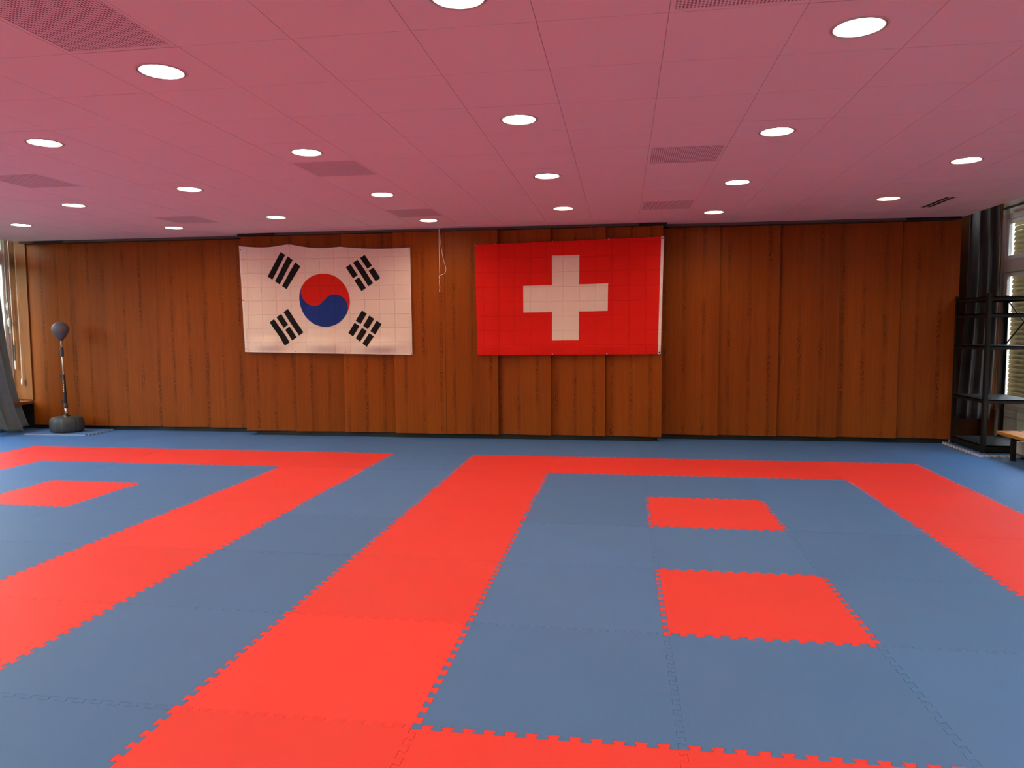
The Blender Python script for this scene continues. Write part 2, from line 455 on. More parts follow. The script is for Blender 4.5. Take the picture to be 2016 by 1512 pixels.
COLN = ['leftmost column', 'second column from left', 'third column from left', 'middle column', 'fifth column from left', 'second column from right', 'rightmost column']
def make_lamp(x, y, lab):
    r = empty('ceiling_light', (x, y, HC), lab, 'ceiling light', 'round recessed ceiling lights')
    m_ = MB(); m_.lathe([(.1238, .03), (.1238, .002), (.130, -.001), (.128, -.004), (.124, -.004), (.1215, -.001), (.121, .012), (.117, .012), (.1165, -.001), (.114, -.003), (.109, -.002), (.1075, .010), (.1075, .03)], 40)
    m_.build('trim_ring', M['white'], r, smooth=True, keep_normals=True)
    m_ = MB(); m_.lathe([(.0, .006), (.05, .0064), (.09, .0075), (.1074, .009)], 40)
    m_.build('lamp_diffuser', M['lamp'], r, smooth=True, keep_normals=True)
    L = bpy.data.lights.new('lamp_beam', 'SPOT'); L.energy = 10.6; L.color = (1.0, .81, .57); L.spot_size = math.radians(156); L.spot_blend = .9; L.shadow_soft_size = .10
    s_ = bpy.data.objects.new('lamp_beam', L); COL.objects.link(s_); s_.parent = r; s_.location = (0, 0, -.008)
    return r
proto = None
for x, y, ci, ri in lamps:
    lab = 'round glowing recessed ceiling light, %s, %s lamp from the wood wall' % (COLN[ci], ORD[ri+1])
    if proto is None:
        proto = make_lamp(x, y, lab)
    else:
        r = proto.copy(); COL.objects.link(r); r.location = (x, y, HC); r['label'] = lab
        for ch in proto.children:
            c = ch.copy(); COL.objects.link(c); c.parent = r
VL = {(-9): 'left', (-4): 'middle', 1: 'right'}
k = 0
for kx in (-9, -4, 1):
    for ky in (-1, 4, 8):
        x, y = GX+PX*(kx+.5), GY+PY*(ky+.5)
        r = empty('ceiling_vent', (x, y, HC), 'square perforated air vent tile in the ceiling, %s column, %s row from the wood wall' % (VL[kx], {8: 'nearest', 4: 'second', -1: 'third'}[ky]), 'vent', 'perforated ceiling vents')
        w, h = PX/2-G, PY/2-G
        m_ = MB()
        for (a0, a1, c0, c1) in ((-w, w, -h, -h+.022), (-w, w, h-.022, h), (-w, -w+.022, -h+.022, h-.022), (w-.022, w, -h+.022, h-.022)):
            m_.box(a0, a1, c0, c1, 0, .012)
        m_.build('frame', M['ceiling'], r)
        m_ = MB(); m_.box(-w+.022, w-.022, -h+.022, h-.022, .002, .006); m_.build('perforated_sheet', M['perf'], r)

# long slot in front of the panels, and the short slot at the right
m_ = MB(); m_.box(-1.07, 1.07, -.012, .012, -.003, .004)
r = empty('screen_slot', (-1.65, 2.10, HC), 'long narrow dark screen slot in the ceiling between the two flags', 'ceiling slot')
m_.build('slot', M['void'], r)
m_ = MB(); m_.box(-1.08, 1.08, -.028, -.012, -.005, 0); m_.box(-1.08, 1.08, .012, .022, -.005, 0)
m_.build('slot_lip', M['ceiling'], r)
r = empty('air_slot', (4.25, 1.27, HC), 'short dark air slot in the ceiling near the right window', 'vent')
m_ = MB(); m_.box(-.055, .055, -.34, .34, -.003, 0); m_.build('slot', M['void'], r)
m_ = MB(); m_.box(-.07, -.055, -.355, .355, -.005, 0); m_.box(.055, .07, -.355, .355, -.005, 0); m_.box(-.055, .055, -.355, -.34, -.005, 0); m_.box(-.055, .055, .34, .355, -.005, 0)
m_.box(-.004, .004, -.34, .34, -.006, -.003)
m_.build('slot_frame', M['ceiling'], r)

# ------------------------------------------------------------------ walls
b = MB(); b.box(WL, WR, 3.2, 3.35, -.03, 3.35); struct(b.build('wall_back', M['wood_dark']))
b = MB(); b.box(WL-.2, WR+.2, YB-.15, YB, -.03, 3.35); struct(b.build('wall_front', M['wallpaint']))
# partition body behind the hanging panels (dark)
b = MB(); b.box(-8.34, 5.0, 2.66, 2.70, -.026, HC); struct(b.build('wall_partition', M['void']))
# plinths under the panels
b = MB(); b.box(-4.50, 1.22, 2.345, 2.36, -.026, .085); struct(b.build('baseboard_center', M['plinth']))
b = MB(); b.box(-8.34, -4.50, 2.605, 2.62, -.026, .085); struct(b.build('baseboard_left', M['plinth']))
b = MB(); b.box(1.22, 5.0, 2.605, 2.62, -.026, .085); struct(b.build('baseboard_right', M['plinth']))
# head rails
b = MB(); b.box(-4.66, 1.35, YC-.035, YC+.075, ZT+.006, HC); struct(b.build('trim_1', M['rail']))
b = MB(); b.box(XL+.02, -4.67, YS-.095, YS+.06, ZT+.006, HC); struct(b.build('trim_2', M['rail']))
b = MB(); b.box(1.37, XR-.01, YS-.095, YS+.06, ZT+.006, HC); struct(b.build('trim_3', M['rail']))
# dark run-in pockets of the track
b = MB()
for (x0, x1, y0) in ((-4.66, -4.1, 2.262), (1.0, 1.36, 2.262), (4.35, 5.0, 2.445), (-8.1, -7.6, 2.445)):
    b.box(x0, x1, y0, y0+.02, ZT+.004, HC-.001)
struct(b.build('trim_4', M['void']))

# hanging wood panels.  mode: 'L' left edge forward, 'R' right edge forward, 'F' flat
PAN = []
lb = [-8.335, -7.59, -6.845, -6.10, -5.355, -4.62]
md = ['F', 'F', 'L', 'L', 'L']
LAB_L = ['left-end wood veneer wall panel behind the speed ball stand', 'wood veneer wall panel second from the left end, right of the speed ball stand',
         'wood veneer wall panel third from the left end', 'wood veneer wall panel fourth from the left end', 'wood veneer wall panel fifth from left, just left of the white flag']
for k in range(5): PAN.append((lb[k], lb[k+1], YS, md[k], LAB_L[k]))
cb = [-4.62, -3.87, -3.115, -2.37, -1.632, -.893, -.167, .565, 1.312]
mc = ['L', 'L', 'L', 'F', 'F', 'R', 'R', 'R']
LAB_C = ['wood veneer wall panel behind the left edge of the white flag', 'wood veneer wall panel behind the left part of the white flag emblem', 'wood veneer wall panel behind the right part of the white flag emblem',
         'flat wood veneer wall panel between the flags, left of the pull cord seam', 'flat wood veneer wall panel between the flags, right of the pull cord seam',
         'wood veneer wall panel behind the left arm of the white cross', 'wood veneer wall panel behind the right arm of the white cross', 'wood veneer wall panel behind the right edge of the red flag']
for k in range(8): PAN.append((cb[k], cb[k+1], YC, mc[k], LAB_C[k]))
rb = [1.335, 2.073, 2.836, 3.590, 4.334, 5.03]
LAB_R = ['wood veneer wall panel just right of the red flag', 'wood veneer wall panel second to the right of the red flag', 'wood veneer wall panel third to the right of the red flag',
         'wood veneer wall panel second from the right end', 'right-end wood veneer wall panel beside the black shelf rack']
for k in range(5): PAN.append((rb[k], rb[k+1], YS, 'R', LAB_R[k]))
TH = .024
for idx, (x0, x1, Y, mode, lab) in enumerate(PAN):
    y0 = y1 = Y
    ov = 0
    if mode == 'L': y0, y1 = Y-.032, Y+.036; x1e = x1+.03; x0e = x0
    elif mode == 'R': y0, y1 = Y+.036, Y-.032; x0e = x0-.03; x1e = x1
    else: x0e, x1e = x0+.0015, x1-.0015
    if mode == 'F' and Y == YC: y0 = y1 = Y-.032
    if mode == 'L' and abs(x1-(-2.37)) < .01: x1e = x1+.03
    if mode == 'L' and abs(x1-(-4.62)) < .01: x1e = x1+.01
    if mode == 'R' and abs(x0-1.335) < .01: x0e = x0-.01
    w = x1e-x0e; ang = math.atan2(y1-y0, x1e-x0e)
    m_ = MB(); m_.box(-w/2, w/2, 0, TH, 0, ZT-ZB)
    o = m_.build('wall_panel', M['wood'], bevel=.002)
    o.location = ((x0e+x1e)/2, (y0+y1)/2, ZB); o.rotation_euler.z = ang
    tag(o, lab, 'wall panel', 'hanging wood veneer panels of the far wall')
    m_ = MB(); m_.box(-w/2+.1, -w/2+.16, .004, .02, ZT-ZB, ZT-ZB+.006); m_.box(w/2-.16, w/2-.1, .004, .02, ZT-ZB, ZT-ZB+.006)
    m_.build('hanger', M['rail'], o)

# ------------------------------------------------------------------ left window wall
def wall_with_openings(name, x0, x1, yz, zr, openings, m):
    """wall along Y with rectangular openings (y0,y1,z0,z1)"""
    b = MB(); ys_ = sorted(openings); cur = yz[0]
    for (a, c, z0, z1) in ys_:
        b.box(x0, x1, cur, a, zr[0], zr[1]); b.box(x0, x1, a, c, zr[0], z0); b.box(x0, x1, a, c, z1, zr[1]); cur = c
    b.box(x0, x1, cur, yz[1], zr[0], zr[1])
    return struct(b.build(name, m))
LW = [(-9.2, -7.0, .44, 3.16), (-6.6, -4.4, .44, 3.16), (-4.0, -1.8, .44, 3.16), (-1.4, .4, .44, 3.16), (.75, 2.575, .44, 3.16)]
wall_with_openings('wall_left', WL-.22, WL, (YB, 3.2), (-.03, 3.34), LW, M['wallpaint'])
RW = [(-7.6, -5.4, .42, 2.98), (-4.9, -2.7, .42, 2.98), (-2.2, 0.0, .42, 2.98), (.5, 3.06, .42, 2.98)]
wall_with_openings('wall_right', WR, WR+.165, (YB, 3.2), (-.03, 3.34), RW, M['white'])
def window(idx, X, sgn, y0, y1, z0, z1, rail0, rail1, mull, fw=.075, pw=.05):
    """frame set into the wall; sgn = direction to the outside"""
    xa, xb = sorted((X+sgn*.01, X+sgn*.075))
    b = MB()
    b.box(xa, xb, y0, y0+fw, z0, z1); b.box(xa, xb, y1-fw, y1, z0, z1)
    b.box(xa, xb, y0+fw, y1-fw, z0, z0+fw); b.box(xa, xb, y0+fw, y1-fw, z1-fw, z1); b.box(xa, xb, y0+fw, y1-fw, rail0, rail1)
    for my in mull: b.box(xa, xb, my-.045, my+.045, z0+fw, z1-fw)
    o = struct(b.build('window_%d' % idx, M['frame'], bevel=.004))
    ye = [y0+fw]+[q for my in mull for q in (my-.045, my+.045)]+[y1-fw]
    for q in range(0, len(ye), 2):
        for (za, zb) in ((z0+fw, rail0), (rail1, z1-fw)):
            xs0, xs1 = sorted((X+sgn*.022, X+sgn*.06))
            s = MB(); a0, a1 = ye[q], ye[q+1]
            s.box(xs0, xs1, a0, a0+pw, za, zb); s.box(xs0, xs1, a1-pw, a1, za, zb); s.box(xs0, xs1, a0+pw, a1-pw, za, za+pw); s.box(xs0, xs1, a0+pw, a1-pw, zb-pw, zb)
            sash = s.build('sash', M['white'], o, bevel=.003)
            g = MB(); xg = X+sgn*.045; g.box(xg-.003, xg+.003, a0+pw, a1-pw, za+pw, zb-pw); g.build('pane', M['glass'], sash)
    return o
for k, (a, c, z0, z1) in enumerate(LW): window(k+1, WL, -1, a, c, z0, z1, 2.60, 2.74, [(a+c)/2], fw=.045, pw=.042)
for k, (a, c, z0, z1) in enumerate(RW): window(k+6, WR, 1, a, c, z0, z1, 2.22, 2.39, [(a+c)/2])

# wood reveal at the far end of the left window strip, and its shelf
b = MB(); b.box(WL, -8.32, 2.585, 2.62, .46, 3.28); struct(b.build('trim_5', M['wood_plain']))
b = MB(); b.box(-8.345, -8.32, 2.53, 2.585, .46, 3.28); struct(b.build('trim_6', M['wood_plain']))
b = MB(); b.box(WL+.001, -8.34, 2.12, 2.583, .40, .445); struct(b.build('trim_7', M['wood_plain'], bevel=.003))
b = MB(); b.box(WL+.001, -8.585, .0, 2.10, .40, .43); struct(b.build('trim_8', M['white'], bevel=.003))
b = MB(); b.box(WL+.001, -8.34, 2.60, 2.62, -.026, .40); struct(b.build('trim_9', M['void']))

def radiator(x, y0, y1, z0, z1, face, lab, d=.07):
    """flat panel radiator; face = direction of the room"""
    r = empty('radiator', (x, (y0+y1)/2, z0), lab, 'radiator')
    L = (y1-y0)/2; H = z1-z0
    m_ = MB(); m_.box(-d/2, d/2, -L, L, .006, H-.012)
    m_.build('panel', M['radiator'], r, bevel=.006)
    m_ = MB()
    for q in range(2): m_.box(-d/2-.004, d/2+.004, (-1)**q*L-.006, (-1)**q*L+.006, 0, H)
    m_.box(-d/2-.004, d/2+.004, -L, L, H-.012, H-.004)
    m_.build('casing', M['white'], r)
    for s_ in (-1, 1):
        m_ = MB(); m_.box(-.02, .02, s_*(L-.15)-.02, s_*(L-.15)+.02, -z0, .006); m_.build('foot', M['white'], r)
    return r
radiator(-8.62, .1, 2.0, .10, .34, 1, 'white low radiator under the left window behind the curtain', .10)
radiator(5.39, .45, 1.58, .055, .195, -1, 'white low radiator standing under the wooden bench, right end', .22)

# ------------------------------------------------------------------ curtains
def curtain(name, lab, fn, nu, nv, m, thick=.004):
    vs = [fn(u/nu, v/nv) for v in range(nv+1) for u in range(nu+1)]
    fs = [[v*(nu+1)+u, v*(nu+1)+u+1, (v+1)*(nu+1)+u+1, (v+1)*(nu+1)+u] for v in range(nv) for u in range(nu)]
    b = MB(); b.add(vs, fs); o = b.build(name, m, smooth=True, keep_normals=True)
    for md_ in list(o.modifiers): o.modifiers.remove(md_)
    s = o.modifiers.new('solid', 'SOLIDIFY'); s.thickness = thick
    tag(o, lab, 'curtain'); return o
def lcurt(u, v):
    z = 3.1-3.075*v
    # right border swings towards the corner near the floor
    yr = 2.10+.12*v+.60*max(0, v-.45)**1.9
    yl = 1.45+.18*v
    y = yl+(yr-yl)*u
    ph = u*PI*2*3.0
    a = (.035+.035*v)
    x = -8.47+a*math.sin(ph+.6*math.sin(v*3))+.02*math.sin(2.3*ph)*v+.05*v+.10*v**6
    y += .02*math.cos(ph)*v
    if v > .93: z += .0+.06*max(0, math.sin(u*PI*3.2))*(v-.93)/.07*-.0
    z += (v**8)*(.05*math.sin(u*5.5+1.0)+.03)
    return (x, y, z)
curtain('curtain', 'grey green curtain hanging beside the left window, swept towards the corner', lcurt, 96, 60, M['curtain'])
def rcurt(u, v):
    z = 3.12-2.83*v
    ph = u*PI*2*2.8
    x = 5.30+.34*u+.02*math.sin(v*4)
    x -= .05*v*(1-u)
    y = 2.93+.045*math.sin(ph+.5*v)+.012*math.sin(ph*2.1+2*v)
    return (x, y, z)
curtain('curtain', 'dark grey curtain hanging in the right corner behind the black shelf rack', rcurt, 96, 40, M['curtain_dark'])
# curtain track on the right
r = empty('curtain_track', (XR+.63, .3, 3.02), 'dark curtain track running above the right window', 'curtain track')
m_ = MB(); m_.box(-.012, .012, -3.5, 2.5, -.012, .012); m_.build('rail', M['black'], r)
for k in range(4):
    m_ = MB(); m_.box(-.02, .02, 1.9-1.2*k, 1.94-1.2*k, .012, .18); m_.box(-.025, .025, 1.885-1.2*k, 1.955-1.2*k, -.025, .014); m_.build('bracket', M['black'], r)

# ------------------------------------------------------------------ blinds outside the right windows
def blind(y0, y1, z0, z1, lab):
    r = empty('venetian_blind', (WR+.142, (y0+y1)/2, z0), lab, 'blind', 'closed slatted blinds of the right windows')
    L = (y1-y0)/2
    m_ = MB(); P = .062; nz = int((z1-z0-.05)/P)
    for k in range(nz):
        zb = .03+P*k; zt = zb+P+.008
        x_b, x_t = -.024, .012
        cut = .016
        # slat with a notched far end, so daylight shows as dots along the guide
        zm = zb+P*.38
        poly = [(-L+.004, zb), (L-.030, zb), (L-.030, zm), (L-.006, zm), (L-.006, zt), (-L+.004, zt)]
        def X(z): return x_b+(x_t-x_b)*(z-zb)/(zt-zb)
        f = [(X(z), y, z) for y, z in poly]; bk = [(X(z)+.0012, y, z) for y, z in poly]
        nn = len(poly)
        m_.add(f+bk, [list(range(nn))[::-1], [nn+q for q in range(nn)]]+[[q, (q+1) % nn, nn+(q+1) % nn, nn+q] for q in range(nn)])
    m_.build('slats', M['slat'], r)
    m_ = MB(); m_.box(-.02, .02, -L+.005, L-.005, 0, .022); m_.build('bottom_rail', M['slat'], r)
    for q in (-.55, .1, .62):
        m_ = MB(); m_.tube([(-.02, L*q, .02), (-.02, L*q, z1-z0)], .0022, 6); m_.build('ladder_cord', M['void'], r)
    m_ = MB(); m_.box(-.02, .02, -L-.001, -L+.003, 0, z1-z0); m_.box(-.02, .02, L-.002, L, 0, .05); m_.build('guide', M['frame'], r)
    return r
LABB = ['first from the camera side', 'second from the camera side', 'third from the camera side', 'farthest, seen through the black rack']
for k, (a, c, z0, z1) in enumerate(RW):
  if k > 0: blind(a+.012, c-.012, z0+.02, z1-.02, 'closed olive slatted blind outside the right window, %s' % LABB[k])

# parapet grooves under the right window
b = MB(); b.box(WR-.012, WR, YB, 3.06, .33, .345); struct(b.build('trim_10', M['frame']))
b = MB(); b.box(WR-.03, WR, YB, 3.10, .405, .42); struct(b.build('trim_11', M['white']))
b = MB(); b.box(5.66, WR, 3.06, 3.2, -.026, 3.2); struct(b.build('trim_12', M['wood_plain']))

# ------------------------------------------------------------------ black shelf rack
RX0, RX1, RY0, RY1, RH, RZ = 4.985, 5.585, 1.66, 2.50, 1.885, .029
r = empty('shelf_rack', ((RX0+RX1)/2, (RY0+RY1)/2, RZ), 'tall black steel shelf rack with open shelves in the right corner', 'shelf')
w, d = (RX1-RX0)/2, (RY1-RY0)/2
for sx_ in (-1, 1):
    for sy_ in (-1, 1):
        m_ = MB(); cxp, cyp = sx_*w, sy_*d
        a0, a1 = sorted((cxp, cxp-sx_*.045)); c0, c1 = sorted((cyp, cyp-sy_*.0025)); m_.box(a0, a1, c0, c1, 0, RH-RZ+.02)
        a0, a1 = sorted((cxp, cxp-sx_*.0025)); c0, c1 = sorted((cyp, cyp-sy_*.045)); m_.box(a0, a1, c0, c1, 0, RH-RZ+.02)
        m_.build('post', M['black'], r)
for z in (.12, .66, 1.29, 1.67, 1.865):
    zz = z-RZ
    m_ = MB()
    m_.box(-w+.003, w-.003, -d+.003, d-.003, zz-.012, zz)
    m_.box(-w+.003, w-.003, -d+.003, -d+.009, zz-(.075 if z < .2 else .045), zz); m_.box(-w+.003, w-.003, d-.009, d-.003, zz-.045, zz)
    m_.box(-w+.003, -w+.009, -d+.009, d-.009, zz-(.075 if z < .2 else .045), zz); m_.box(w-.009, w-.003, -d+.009, d-.009, zz-.045, zz)
    m_.build('shelf', M['black'], r)
for (p, q) in (((-d+.02, 1.30), (d-.02, 1.84)), ((-d+.02, 1.84), (d-.02, 1.30))):
    m_ = MB(); m_.tube([(w-.004+.004, p[0], p[1]-RZ), (w+.003, q[0], q[1]-RZ)], .008, 8); m_.build('cross_brace', M['black'], r)

# ------------------------------------------------------------------ bench at the right edge
BX0, BX1, BY0, BY1, BZ = 5.13, 5.60, -.15, 1.645, .30
r = empty('bench', ((BX0+BX1)/2, (BY0+BY1)/2, 0), 'low bench with orange wooden top and black legs at the right edge', 'bench')
hw, hl = (BX1-BX0)/2, (BY1-BY0)/2
m_ = MB()
m_.box(-hw, -hw+.225, -hl, hl, BZ-.038, BZ); m_.box(-hw+.245, hw, -hl, hl, BZ-.038, BZ); m_.build('seat', M['bench_wood'], r, bevel=.004)
for yy in (-hl+.32, hl-.32):
    for xx in (-hw+.03, hw-.03):
        m_ = MB(); m_.box(xx-.022, xx+.022, yy-.022, yy+.022, .0, BZ-.038); m_.build('leg', M['black'], r, bevel=.002)
for yy in (-hl+.32, hl-.32):
    m_ = MB(); m_.box(-hw+.052, hw-.052, yy-.02, yy+.02, BZ-.07, BZ-.038); m_.build('crossbar', M['black'], r)

# ------------------------------------------------------------------ speed ball on its stand
r = empty('speed_ball_stand', (-7.462, 2.19, .0205), 'black and grey speed ball on a chrome pole with rubber base', 'punching ball')
RB = .265
def grooves(g, i):
    if i < 2: return 1
    k = 1
    for c in (-2.05, -2.2, -1.30, -1.42, -.35, .4, 1.2, 2.0, 2.8):
        dd = abs((g-PI*2 if g > PI else g)-c)
        if dd < .04: k = .955
    return k
prof = [(.0, .002), (.20, .002), (.228, .006), (.250, .022), (.262, .06), (.266, .11), (.262, .16), (.250, .195), (.225, .218), (.18, .230), (.12, .234), (.06, .234), (0, .234)]
m_ = MB(); m_.lathe(prof, 96, sx=.90, sy=.82, fn=grooves); m_.build('base', M['rubber'], r, smooth=True)
m_ = MB(); m_.lathe([(.05, .0), (.052, .008), (.032, .014), (.03, .03), (.0, .03)], 24, c=(0, 0, .232)); m_.build('collar', M['knob'], r, smooth=True)
m_ = MB(); m_.tube([(.035, -.06, .235), (.08, -.12, .236)], .012, 10); m_.build('fill_cap', M['chrome'], r)
lean = lambda z: -.038*(z-.25)/1.4
def P(z): return (lean(z), 0, z)
m_ = MB(); m_.tube([P(.25), P(.37)], .0235, 16); m_.build('lower_tube', M['chrome'], r, smooth=True)
m_ = MB(); m_.tube([P(.36), P(.372), P(.42), P(.43)], [.026, .028, .028, .026], 16); m_.build('coupling', M['rail'], r, smooth=True)
mt = MB(); mt.tube([P(.425), P(.86)], .021, 16); sl = mt.build('sleeve', M['knob'], r, smooth=True)
m_ = MB()
for q in range(7): m_.box(lean(.62)-.006, lean(.62)+.006, -.0222, -.0208, .60+.026*q, .60+.026*q+.014)
m_.build('printed_mark', M['plastic'], sl)
m_ = MB(); m_.tube([P(.86), P(1.14)], .0115, 14); m_.build('upper_tube', M['chrome'], r, smooth=True)
for zz in (.455, .83):
    m_ = MB(); m_.tube([(lean(zz)-.02, 0, zz), (lean(zz)-.05, 0, zz)], .008, 10); m_.tube([(lean(zz)-.05, 0, zz-.025), (lean(zz)-.052, 0, zz+.025)], .009, 10); m_.build('clamp_knob', M['knob'], r)
m_ = MB(); m_.tube([P(1.13), P(1.14), P(1.26), P(1.27)], [.020, .024, .024, .018], 16); m_.build('spring_cover', M['rubber'], r, smooth=True)
m_ = MB()
sp = []
for q in range(60):
    g = q/60*2*PI*7; z = 1.27+.095*q/60; sp.append((lean(z)+.011*math.cos(g), .011*math.sin(g), z))
m_.tube(sp, .0035, 6); m_.tube([P(1.27), P(1.372)], .008, 10); m_.build('spring', M['chrome'], r, smooth=True)
bp_ = [(0, 0), (.028, .0), (.036, .008), (.044, .02), (.070, .052), (.088, .085), (.104, .122)]+[(.116*math.cos(g*PI/20), .172+.118*math.sin(g*PI/20)) for g in range(-2, 10)]+[(0, .290)]
mB = MB(); mB.lathe([(q[0], q[1]*.94) for q in bp_], 40, c=(-.032, 0, 1.375)); bl = mB.build('ball', M['ball'], r, smooth=True)
m_ = MB(); m_.lathe([(.020, .0), (.036, .002), (.037, .012), (.03, .014)], 24, c=(-.031, 0, 1.366)); m_.build('ball_collar', M['knob'], bl, smooth=True)

# ------------------------------------------------------------------ flags
def bil(TL, TR, BR, BL, u, v):
    """u right, v down -> (x,z)"""
    a = Vector(TL)*(1-u)*(1-v)+Vector(TR)*u*(1-v)+Vector(BR)*u*v+Vector(BL)*(1-u)*v
    return a
def flag(name, corners, ysurf, sag, depth, pieces, mats, lab, seed):
    """pieces: list of (material index, layer, list of quads in (x,z) plane coords relative to centre)"""
    TL, TR, BR, BL = corners
    def pos(u, v, lay):
        p = bil(TL, TR, BR, BL, u, v); s = sag(u, v)
        return (p.x, ysurf+depth(u, v)-lay*.0028, p.y+s)
    b = MB(); NU, NV = 110, 66
    vs = [pos(i/NU, j/NV, 0) for j in range(NV+1) for i in range(NU+1)]
    fs = [[j*(NU+1)+i, (j+1)*(NU+1)+i, (j+1)*(NU+1)+i+1, j*(NU+1)+i+1] for j in range(NV) for i in range(NU)]
    b.add(vs, fs, 0)
    for mi, lay, quads in pieces:
        for q in quads:
            b.add([pos(u, v, lay) for u, v in q], [list(range(len(q)))], mi)
    me = bpy.data.meshes.new(name); me.from_pydata(b.v, [], b.f)
    for m in mats: me.materials.append(m)
    for p, mi in zip(me.polygons, b.m): p.material_index = mi; p.use_smooth = True
    bm = bmesh.new(); bm.from_mesh(me)
    # all faces look towards the room (-Y)
    bm.normal_update()
    for f in bm.faces:
        if f.normal.y > 0: f.normal_flip()
    bm.to_mesh(me); bm.free()
    o = bpy.data.objects.new(name, me); COL.objects.link(o)
    cx_ = (TL[0]+TR[0])/2; cz_ = (TL[1]+BL[1])/2
    me.transform(Matrix.Translation((-cx_, -ysurf, -cz_))); o.location = (cx_, ysurf, cz_)
    tag(o, lab, 'flag'); return o, pos
def rect(cu, cv, du, dv, ang, asp, nu=24, nv=4):
    """rectangle centred (cu,cv) in flag units of height; returns quads in u,v"""
    out = []
    ca, sa = math.cos(ang), math.sin(ang)
    def T(a, c):
        x = cu+a*ca-c*sa; y = cv+a*sa+c*ca
        return (.5+x/asp, .5+y)
    for i in range(nu):
        for j in range(nv):
            a0, a1 = -du/2+du*i/nu, -du/2+du*(i+1)/nu; c0, c1 = -dv/2+dv*j/nv, -dv/2+dv*(j+1)/nv
            out.append([T(a0, c0), T(a0, c1), T(a1, c1), T(a1, c0)])
    return out
# white flag with the red and blue emblem
ASP = 2.50/1.475
c0x = -.008; R0 = .2525
def disc_half(red):
    """half of the circle split by the S line, as radial quads"""
    out = []; th = math.atan2(2, 3)          # line tilts down to the right
    N_ = 64; K = 22
    # local frame: e along the tilt (right-down), n perpendicular (down-left positive = blue side)
    def W(a, c): # a along e, c along n
        x = a*math.cos(th)-c*math.sin(th); y = a*math.sin(th)+c*math.cos(th)
        return (.5+(c0x+x)/ASP, .5-.004+y)
    # parameter a from -R..R ; S curve: left lobe bulges to +n (red belly), right lobe bulges to -n
    for i in range(N_):
        g0, g1 = PI-PI*i/N_, PI-PI*(i+1)/N_
        a0, a1 = R0*math.cos(g0), R0*math.cos(g1)
        def S(a):
            if a < 0: return math.sqrt(max(0, (R0/2)**2-(a+R0/2)**2))
            return -math.sqrt(max(0, (R0/2)**2-(a-R0/2)**2))
        def C(a): return math.sqrt(max(0, R0*R0-a*a))
        for k in range(K):
            t0, t1 = k/K, (k+1)/K
            q = []
            for a, t in ((a0, t0), (a1, t0), (a1, t1), (a0, t1)):
                lo, hi = (-C(a), S(a)) if red else (S(a), C(a))
                q.append(W(a, lo+(hi-lo)*t))
            out.append(q)
    return out
pieces = [(1, 1, disc_half(True)), (2, 1, disc_half(False))]
th = math.atan2(2, 3)
def trigram(sx_, sy_, kind):
    q = []
    dcx, dcy = sx_*math.cos(th), sy_*math.sin(th)
    dist = .474
    bar_ang = math.atan2(dcy, dcx)+PI/2
    for k, kd in enumerate(kind):            # from the inside outwards
        off = dist+(k-1)*.0625*1.38
        cx_, cy_ = c0x+dcx*off, -.004+dcy*off
        Lb, wb = .262, .0435*1.30
        if kd: q += rect(cx_, cy_, Lb, wb, bar_ang, ASP, 24, 4)
        else:
            g = .022
            for s_ in (-1, 1):
                l = (Lb-g)/2; o_ = s_*(g/2+l/2)
                q += rect(cx_+math.cos(bar_ang)*o_, cy_+math.sin(bar_ang)*o_, l, wb, bar_ang, ASP, 12, 4)
    return q
for s_x, s_y, kd in ((-1, -1, (1, 1, 1)), (1, -1, (0, 1, 0)), (-1, 1, (1, 0, 1)), (1, 1, (0, 0, 0))):
    pieces.append((3, 1, trigram(s_x, s_y, kd)))
# sewn white hems
hem = []
for i in range(60): hem.append([(i/60, 0), (i/60, .012), ((i+1)/60, .012), ((i+1)/60, 0)]); hem.append([(i/60, .986), (i/60, 1), ((i+1)/60, 1), ((i+1)/60, .986)])
for i in range(40): hem.append([(0, i/40), (0, (i+1)/40), (.014, (i+1)/40), (.014, i/40)]); hem.append([(.994, i/40), (.994, (i+1)/40), (1, (i+1)/40), (1, i/40)])
pieces.append((4, 1, hem))
pins_u = [0, .30, .60, 1.0]
def sagf(amp):
    def f(u, v):
        s = 0
        for a, c in zip(pins_u[:-1], pins_u[1:]):
            if a <= u <= c: t = (u-a)/(c-a); s = -amp*4*t*(1-t)
        e = .028*math.exp(-((u-.30)/.10)**2)
        return (s+e)*(1-v)**2 if v < 1 else 0
    return f
def wave1(u, v):
    w = .005*math.sin(u*19+2*v)+.004*math.sin(u*41-3*v)*(1-u)+.004*math.sin(v*23+u*4)
    w += .0035*math.sin(u*75+4*v)*max(0, .4-u)*2.2*math.sin(v*PI)
    bot = max(0, (v-.84)/.16)
    w -= .045*max(0, math.sin(bot*PI))**1.6*math.sin(u*PI*3.05+.1)**2
    w += .004*math.sin(u*60)*bot
    # pulled taut against the panels at the pins
    return w-.012
o, posK = flag('flag', ((-4.630, 2.728), (-2.106, 2.648), (-2.098, 1.170), (-4.588, 1.212)), 2.258, sagf(.022), wave1, pieces,
         [M['flagwhite'], M['tgred'], M['flagblue'], M['flagblack'], M['hem']], 'white flag with red and blue circle and four black bar groups on the wall', 1)
KF = o
def dot(parent, p, rad, m, name):
    b = MB(); b.lathe([(rad*1.0, 0), (rad*.9, .003), (rad*.5, .0045), (0, .005)], 14)
    # face the room
    b.v = [(x, -z, y) for x, y, z in b.v]
    q = b.build(name, m, parent, smooth=True); q.location = Vector(p)-parent.location+Vector((0, -.0015, 0)); return q
for u, v in ((.007, .035), (.007, .51), (.007, .97)): dot(KF, posK(u, v, 1), .009, M['grommet'], 'grommet')
for u, v in ((.02, .985), (.31, .985), (.61, .985), (.995, .99), (.30, .006), (.995, .01)): dot(KF, posK(u, v, 1), .006, M['grommet'], 'pin')

